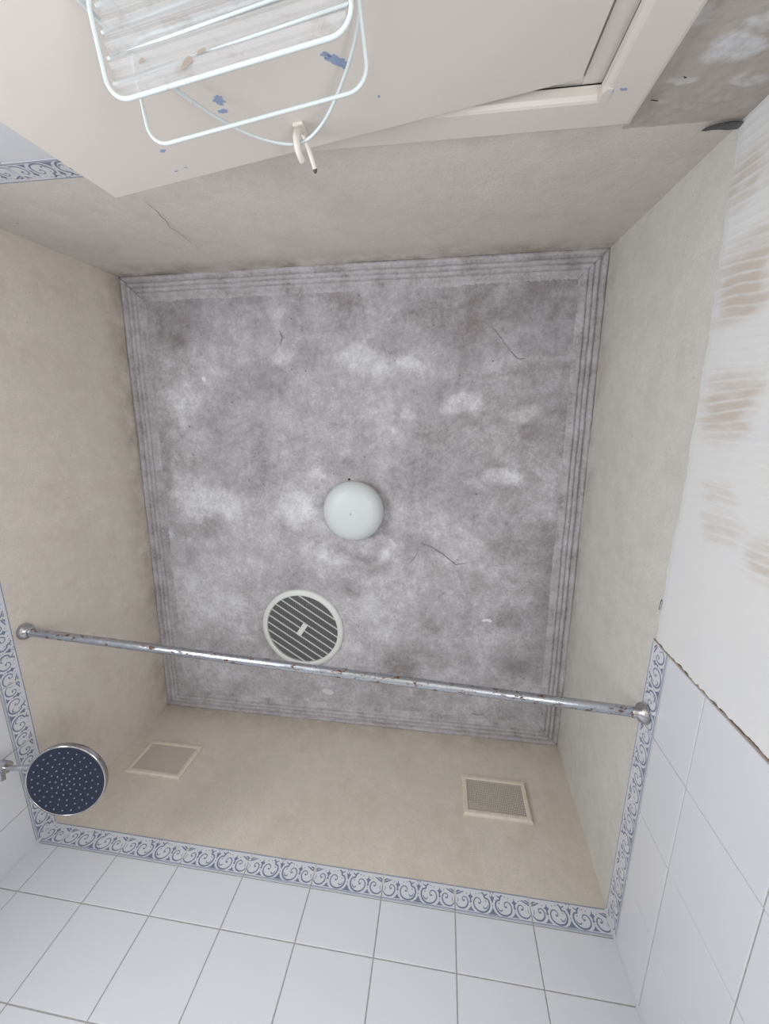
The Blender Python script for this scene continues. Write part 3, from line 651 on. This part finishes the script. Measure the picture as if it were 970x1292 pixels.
for k in range(9):     # short uprights along the back and the bottom wires
    a = A0 + .018 + (A1 - A0 - .036) * k / 8
    onb(MB().tube([dp(a, ZR, BO + .002), dp(a, ZA, BO)], .0014, 6).build('upright_wire', m_wire, bas, smooth=True))
for k in range(4):
    o_ = BO + .012 + (FO - BO - .012) * k / 4
    onb(MB().tube([dp(A0 + .002, ZA + .001, o_), dp(A1 - .002, ZA + .008, o_)], .0016, 6).build('floor_wire', m_wire, bas, smooth=True))
# liner: corrugated translucent sheet
n, m = 30, 130; ga = np.linspace(A0 + .006, A1 - .006, n); go = np.linspace(BO + .004, FO - .004, m)
P = np.zeros((n, m, 3))
for i, a in enumerate(ga):
    for j, o_ in enumerate(go):
        P[i, j] = dp(a, ZA + .0035 + .0024 * math.cos(o_ / .0165 * 2 * PI) + .0005 * math.cos(o_ / .004 * 2 * PI), o_)
onb(grid_obj('ribbed_liner', P, m_liner, bas))
for (a, o_, s, ra) in ((.455, .092, 1, .007), (.438, .087, 2, .004), (.500, .080, 3, .004), (.30, .078, 4, .004), (.40, .05, 5, .006)):
    onb(flake(bas, blob(a, o_, ra, ra * .5, 10, .4, .2, s), lambda x_, y_, t: dp(x_, ZA + .0008 - max(t, 0), y_), M('rust', s2l(152, 142, 132), rough=.9), 'rust_stain', .0002))

# ------------------------------------------------------------------ ceiling lamp
LX, LY = -0.320, 0.349
lamp = empty('ceiling_light', (LX, LY, CEIL)); tag(lamp, 'round opal glass ceiling light with a faint yellowed rim, unlit', 'light')
recalc(MB().lathe([(.0, .003), (.106, .003), (.109, -.004), (.109, -.020), (.104, -.024), (.0, -.024)], 64).build('base_ring', m_rim, lamp, smooth=True))
shade = recalc(MB().lathe([(.100, -.014), (.108, -.018), (.1125, -.028), (.1125, -.040), (.108, -.054), (.098, -.067), (.080, -.077), (.058, -.0825), (.030, -.0845), (.008, -.085), (.0, -.085)], 72).build('shade', m_opal, lamp, smooth=True))
recalc(MB().lathe([(.0, -.089), (.0025, -.0885), (.0045, -.086), (.0045, -.083)], 16).build('finial', m_rim, shade, smooth=True))
for (dx, dy) in ((-.022, -.1135), (.03, .1145)):
    MB().lathe([(0, -.008), (.003, -.007), (.004, .002)], 10, Matrix.Translation((dx, dy, 0))).build('screw', m_speck, lamp, smooth=True)

# ------------------------------------------------------------------ extractor fan grille
FX, FY, FR_, FI = -.5495, .8665, .1735, .151
fan = empty('extractor_fan', (FX, FY, CEIL)); tag(fan, 'round white extractor fan grille with slanted slats set in the grey ceiling', 'fan')
recalc(MB().lathe([(FR_, .003), (FR_, -.007), (FR_ - .003, -.011), (FI + .006, -.015), (FI + .001, -.0145), (FI, -.012), (FI, .003)], 96).build('rim', m_white, fan, smooth=True))
MB().lathe([(FI + .001, -.002), (.0, -.002)], 64).build('duct_opening', m_dark, fan)
an = math.radians(33.0); D = Vector((math.cos(an), math.sin(an), 0)); E_ = Vector((-math.sin(an), math.cos(an), 0)); RZ = Matrix.Rotation(an, 3, 'Z')
PT = .0305
for k in range(-4, 5):
    o_ = k * PT; hl = math.sqrt(FI ** 2 - o_ ** 2)
    MB().box(tuple(E_ * o_ + Vector((0, 0, -.0095))), (2 * hl, .0030, .006), rot=RZ).build('slat', m_white, fan)
mb = MB()                                            # fine net of diagonal threads between the slats
for s in (-1, 1):
    a2 = an + PI / 2 + s * .52; d2 = Vector((math.cos(a2), math.sin(a2), 0)); e2 = Vector((-math.sin(a2), math.cos(a2), 0)); RZ2 = Matrix.Rotation(a2, 3, 'Z')
    q = -FI + .003
    while q < FI - .002:
        hl = math.sqrt(max(FI ** 2 - q ** 2, 1e-6)); mb.box(tuple(e2 * q + Vector((0, 0, -.0075))), (2 * hl, .0014, .0010), rot=RZ2); q += .0058
o = mb.build('fine_net', m_mesh, fan); o['kind'] = 'stuff'
mb = MB().box((0, 0, -.0125), (.021, 2 * PT - .002, .004), rot=RZ, bev=.0008); mb.build('centre_tab', m_white, fan)

# ------------------------------------------------------------------ wall vents on the back wall
def wall_y(z_): return YB + SET * .5 + (z_ - ZT) * .013
def vent(x0, x1, z0, z1, label, ms, pitch, net, dep=.014):
    v = empty('wall_vent', ((x0 + x1) / 2, wall_y((z0 + z1) / 2), z0)); tag(v, label, 'vent')
    base = Vector(v.location); W, H = x1 - x0, z1 - z0; b = .017
    # bevelled frame
    def ringv(inset, y): return [(-W / 2 + inset, y, inset), (W / 2 - inset, y, inset), (W / 2 - inset, y, H - inset), (-W / 2 + inset, y, H - inset)]
    rings = [ringv(0, .006), ringv(0, -dep * .55), ringv(.005, -dep), ringv(b - .002, -dep), ringv(b, -dep + .002), ringv(b, .006)]
    vs = sum(rings, []); fs = [(r_ * 4 + i, r_ * 4 + (i + 1) % 4, (r_ + 1) * 4 + (i + 1) % 4, (r_ + 1) * 4 + i) for r_ in range(5) for i in range(4)]
    recalc(MB().add(vs, fs).build('frame', m_vent, v))
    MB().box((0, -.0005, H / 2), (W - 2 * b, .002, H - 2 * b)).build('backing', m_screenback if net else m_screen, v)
    mb = MB(); w, h = W - 2 * b, H - 2 * b; n = int(w / pitch)
    for k in range(n + 1): mb.box((-w / 2 + w * k / n, -dep + .0055, H / 2), (pitch * .50, .0025, h))
    n = int(h / pitch)
    for k in range(n + 1): mb.box((0, -dep + .0055, b + h * k / n), (w, .0023, pitch * (.30 if net else .55)))
    o = mb.build('mesh_screen', ms, v); o['kind'] = 'stuff'
    return v
vent(-1.124, -.903, 2.513 - .15, 2.665 - .15, 'beige overpainted wall vent in the back wall, on the shower head side', m_screen, .0036, False, .009)
vent(.111, .334, 2.522 - .15, 2.675 - .15, 'beige wall vent with open mesh in the back wall, on the bare-plaster side', m_screen, .0058, True)

# ------------------------------------------------------------------ shower rod
P0, P1 = Vector((XL, .621, 2.190)), Vector((XR, .656, 2.136))
P0.z -= .0; rod = empty('shower_rod', tuple(P0)); tag(rod, 'pitted chrome shower curtain rod spanning the room under the ceiling', 'curtain rod')
ax = (P1 - P0).normalized(); L = (P1 - P0).length
q = ax.to_track_quat('Z', 'Y').to_matrix().to_4x4()
N = 80; pts = [(0, 0, .006 + (L - .012) * i / N) for i in range(N + 1)]
o = MB().tube(pts, .0120, 20).build('tube', m_rod, rod, smooth=True); o.matrix_local = q
fp = [(0.0, 0), (.0235, 0), (.0245, .003), (.0235, .009), (.0195, .0155), (.0140, .019), (.0125, .0215), (.0125, .030), (.0113, .031)]
for end in (0, 1):
    nrm = Vector((1, 0, 0)) if end == 0 else Vector((-1, 0, 0)); qq = nrm.to_track_quat('Z', 'Y').to_matrix().to_4x4()
    o = recalc(MB().lathe(fp, 36).build('flange', m_chrome, rod, smooth=True)); o.matrix_local = Matrix.Translation((P1 - P0) * end) @ qq

# ------------------------------------------------------------------ shower head
C = Vector((-.901, .892, 1.980)); sh = empty('rain_shower', (XL, .90, 1.985)); tag(sh, 'round rain shower head, navy nozzle plate and chrome rim, on wall arm', 'shower')
def onsh(o): o.location = -Vector(sh.location); return o
tilt = Matrix.Rotation(math.radians(-14), 4, 'Y') @ Matrix.Rotation(math.radians(-8), 4, 'X'); HM = Matrix.Translation(C) @ tilt
HR = .0930
onsh(recalc(MB().lathe([(HR - .003, .001), (HR - .001, -.001), (HR + .001, .002), (HR + .001, .013), (HR - .004, .016), (HR * .6, .025), (.03, .030), (.018, .040), (.018, .052), (0, .052)], 72, HM).build('chrome_body', m_chrome, sh, smooth=True)))
onsh(recalc(MB().lathe([(HR - .0025, .0016), (HR - .004, 0), (0, 0)], 72, HM).build('nozzle_plate', m_face, sh)))
plate_nozzles = []
for k, (rr, cnt) in enumerate(((.010, 5), (.022, 9), (.035, 13), (.049, 17), (.063, 20), (.077, 24))):
    for i in range(cnt):
        a = 2 * PI * i / cnt + k * .4; plate_nozzles.append((rr * math.cos(a), rr * math.sin(a)))
nz = MB().lathe([(0, -.0022), (.0012, -.002), (.0018, .0002)], 8); nm = nz.build('nozzle', m_nozzle, sh, smooth=True); first = True
for (x, y) in plate_nozzles:
    o = nm if first else link('nozzle', nm.data, sh); first = False
    o.matrix_local = Matrix.Translation(-Vector(sh.location)) @ HM @ Matrix.Translation((x, y, 0))
J = Vector((-1.106, .897, 2.000)); top = HM @ Vector((0, 0, .048))
onsh(recalc(MB().lathe([(0, -.014), (.010, -.010), (.0135, 0), (.010, .010), (0, .014)], 20, Matrix.Translation(top)).build('ball_joint', m_chrome, sh, smooth=True)))
onsh(MB().tube(sm3([tuple(top), tuple(top + Vector((-.03, 0, .004))), tuple(J + Vector((.03, 0, 0))), tuple(J)]), .0065, 14).build('arm', m_chrome, sh, smooth=True))
onsh(MB().tube([tuple(J + Vector((.014, 0, 0))), tuple(J + Vector((-.014, 0, 0)))], .0155, 8).build('union_nut', m_chrome, sh))
onsh(MB().tube([tuple(J + Vector((0, .008, -.006))), tuple(J + Vector((.004, .030, -.012)))], [.0065, .008], 8).build('thumb_screw', m_chrome, sh))
onsh(MB().tube(sm3([tuple(J), (-1.13, .897, 2.0), (-1.16, .898, 1.992), (XL - .002, .90, 1.985)]), .0095, 14).build('wall_pipe', m_chrome, sh, smooth=True))
onsh(recalc(MB().lathe([(0, 0), (.027, 0), (.026, .004), (.014, .010), (.0096, .012)], 28, Matrix.Translation((XL + .0005, .90, 1.985)) @ Matrix.Rotation(PI / 2, 4, 'Y')).build('wall_flange', m_chrome, sh, smooth=True)))

# ------------------------------------------------------------------ unseen windows, added as housings for the two area lights
for name, xw, sg, ww in (('added_window_1', XL, -1, WIN), ('added_window_2', XR, 1, WIN2)):
    w = struct(empty(name, (xw, (ww[0] + ww[1]) / 2, ww[2])))
    H, Wd = ww[3] - ww[2], ww[1] - ww[0]
    for nme, c, d in (('frame_rail', (sg * .05, 0, .02), (.05, Wd, .04)), ('frame_rail', (sg * .05, 0, H - .02), (.05, Wd, .04)), ('frame_stile', (sg * .05, -Wd / 2 + .02, H / 2), (.05, .04, H - .08)), ('frame_stile', (sg * .05, Wd / 2 - .02, H / 2), (.05, .04, H - .08))):
        MB().box(c, d).build(nme, m_frame, w)
    MB().box((sg * .05, 0, H / 2), (.006, Wd - .08, H - .08)).build('pane', m_glass, w)
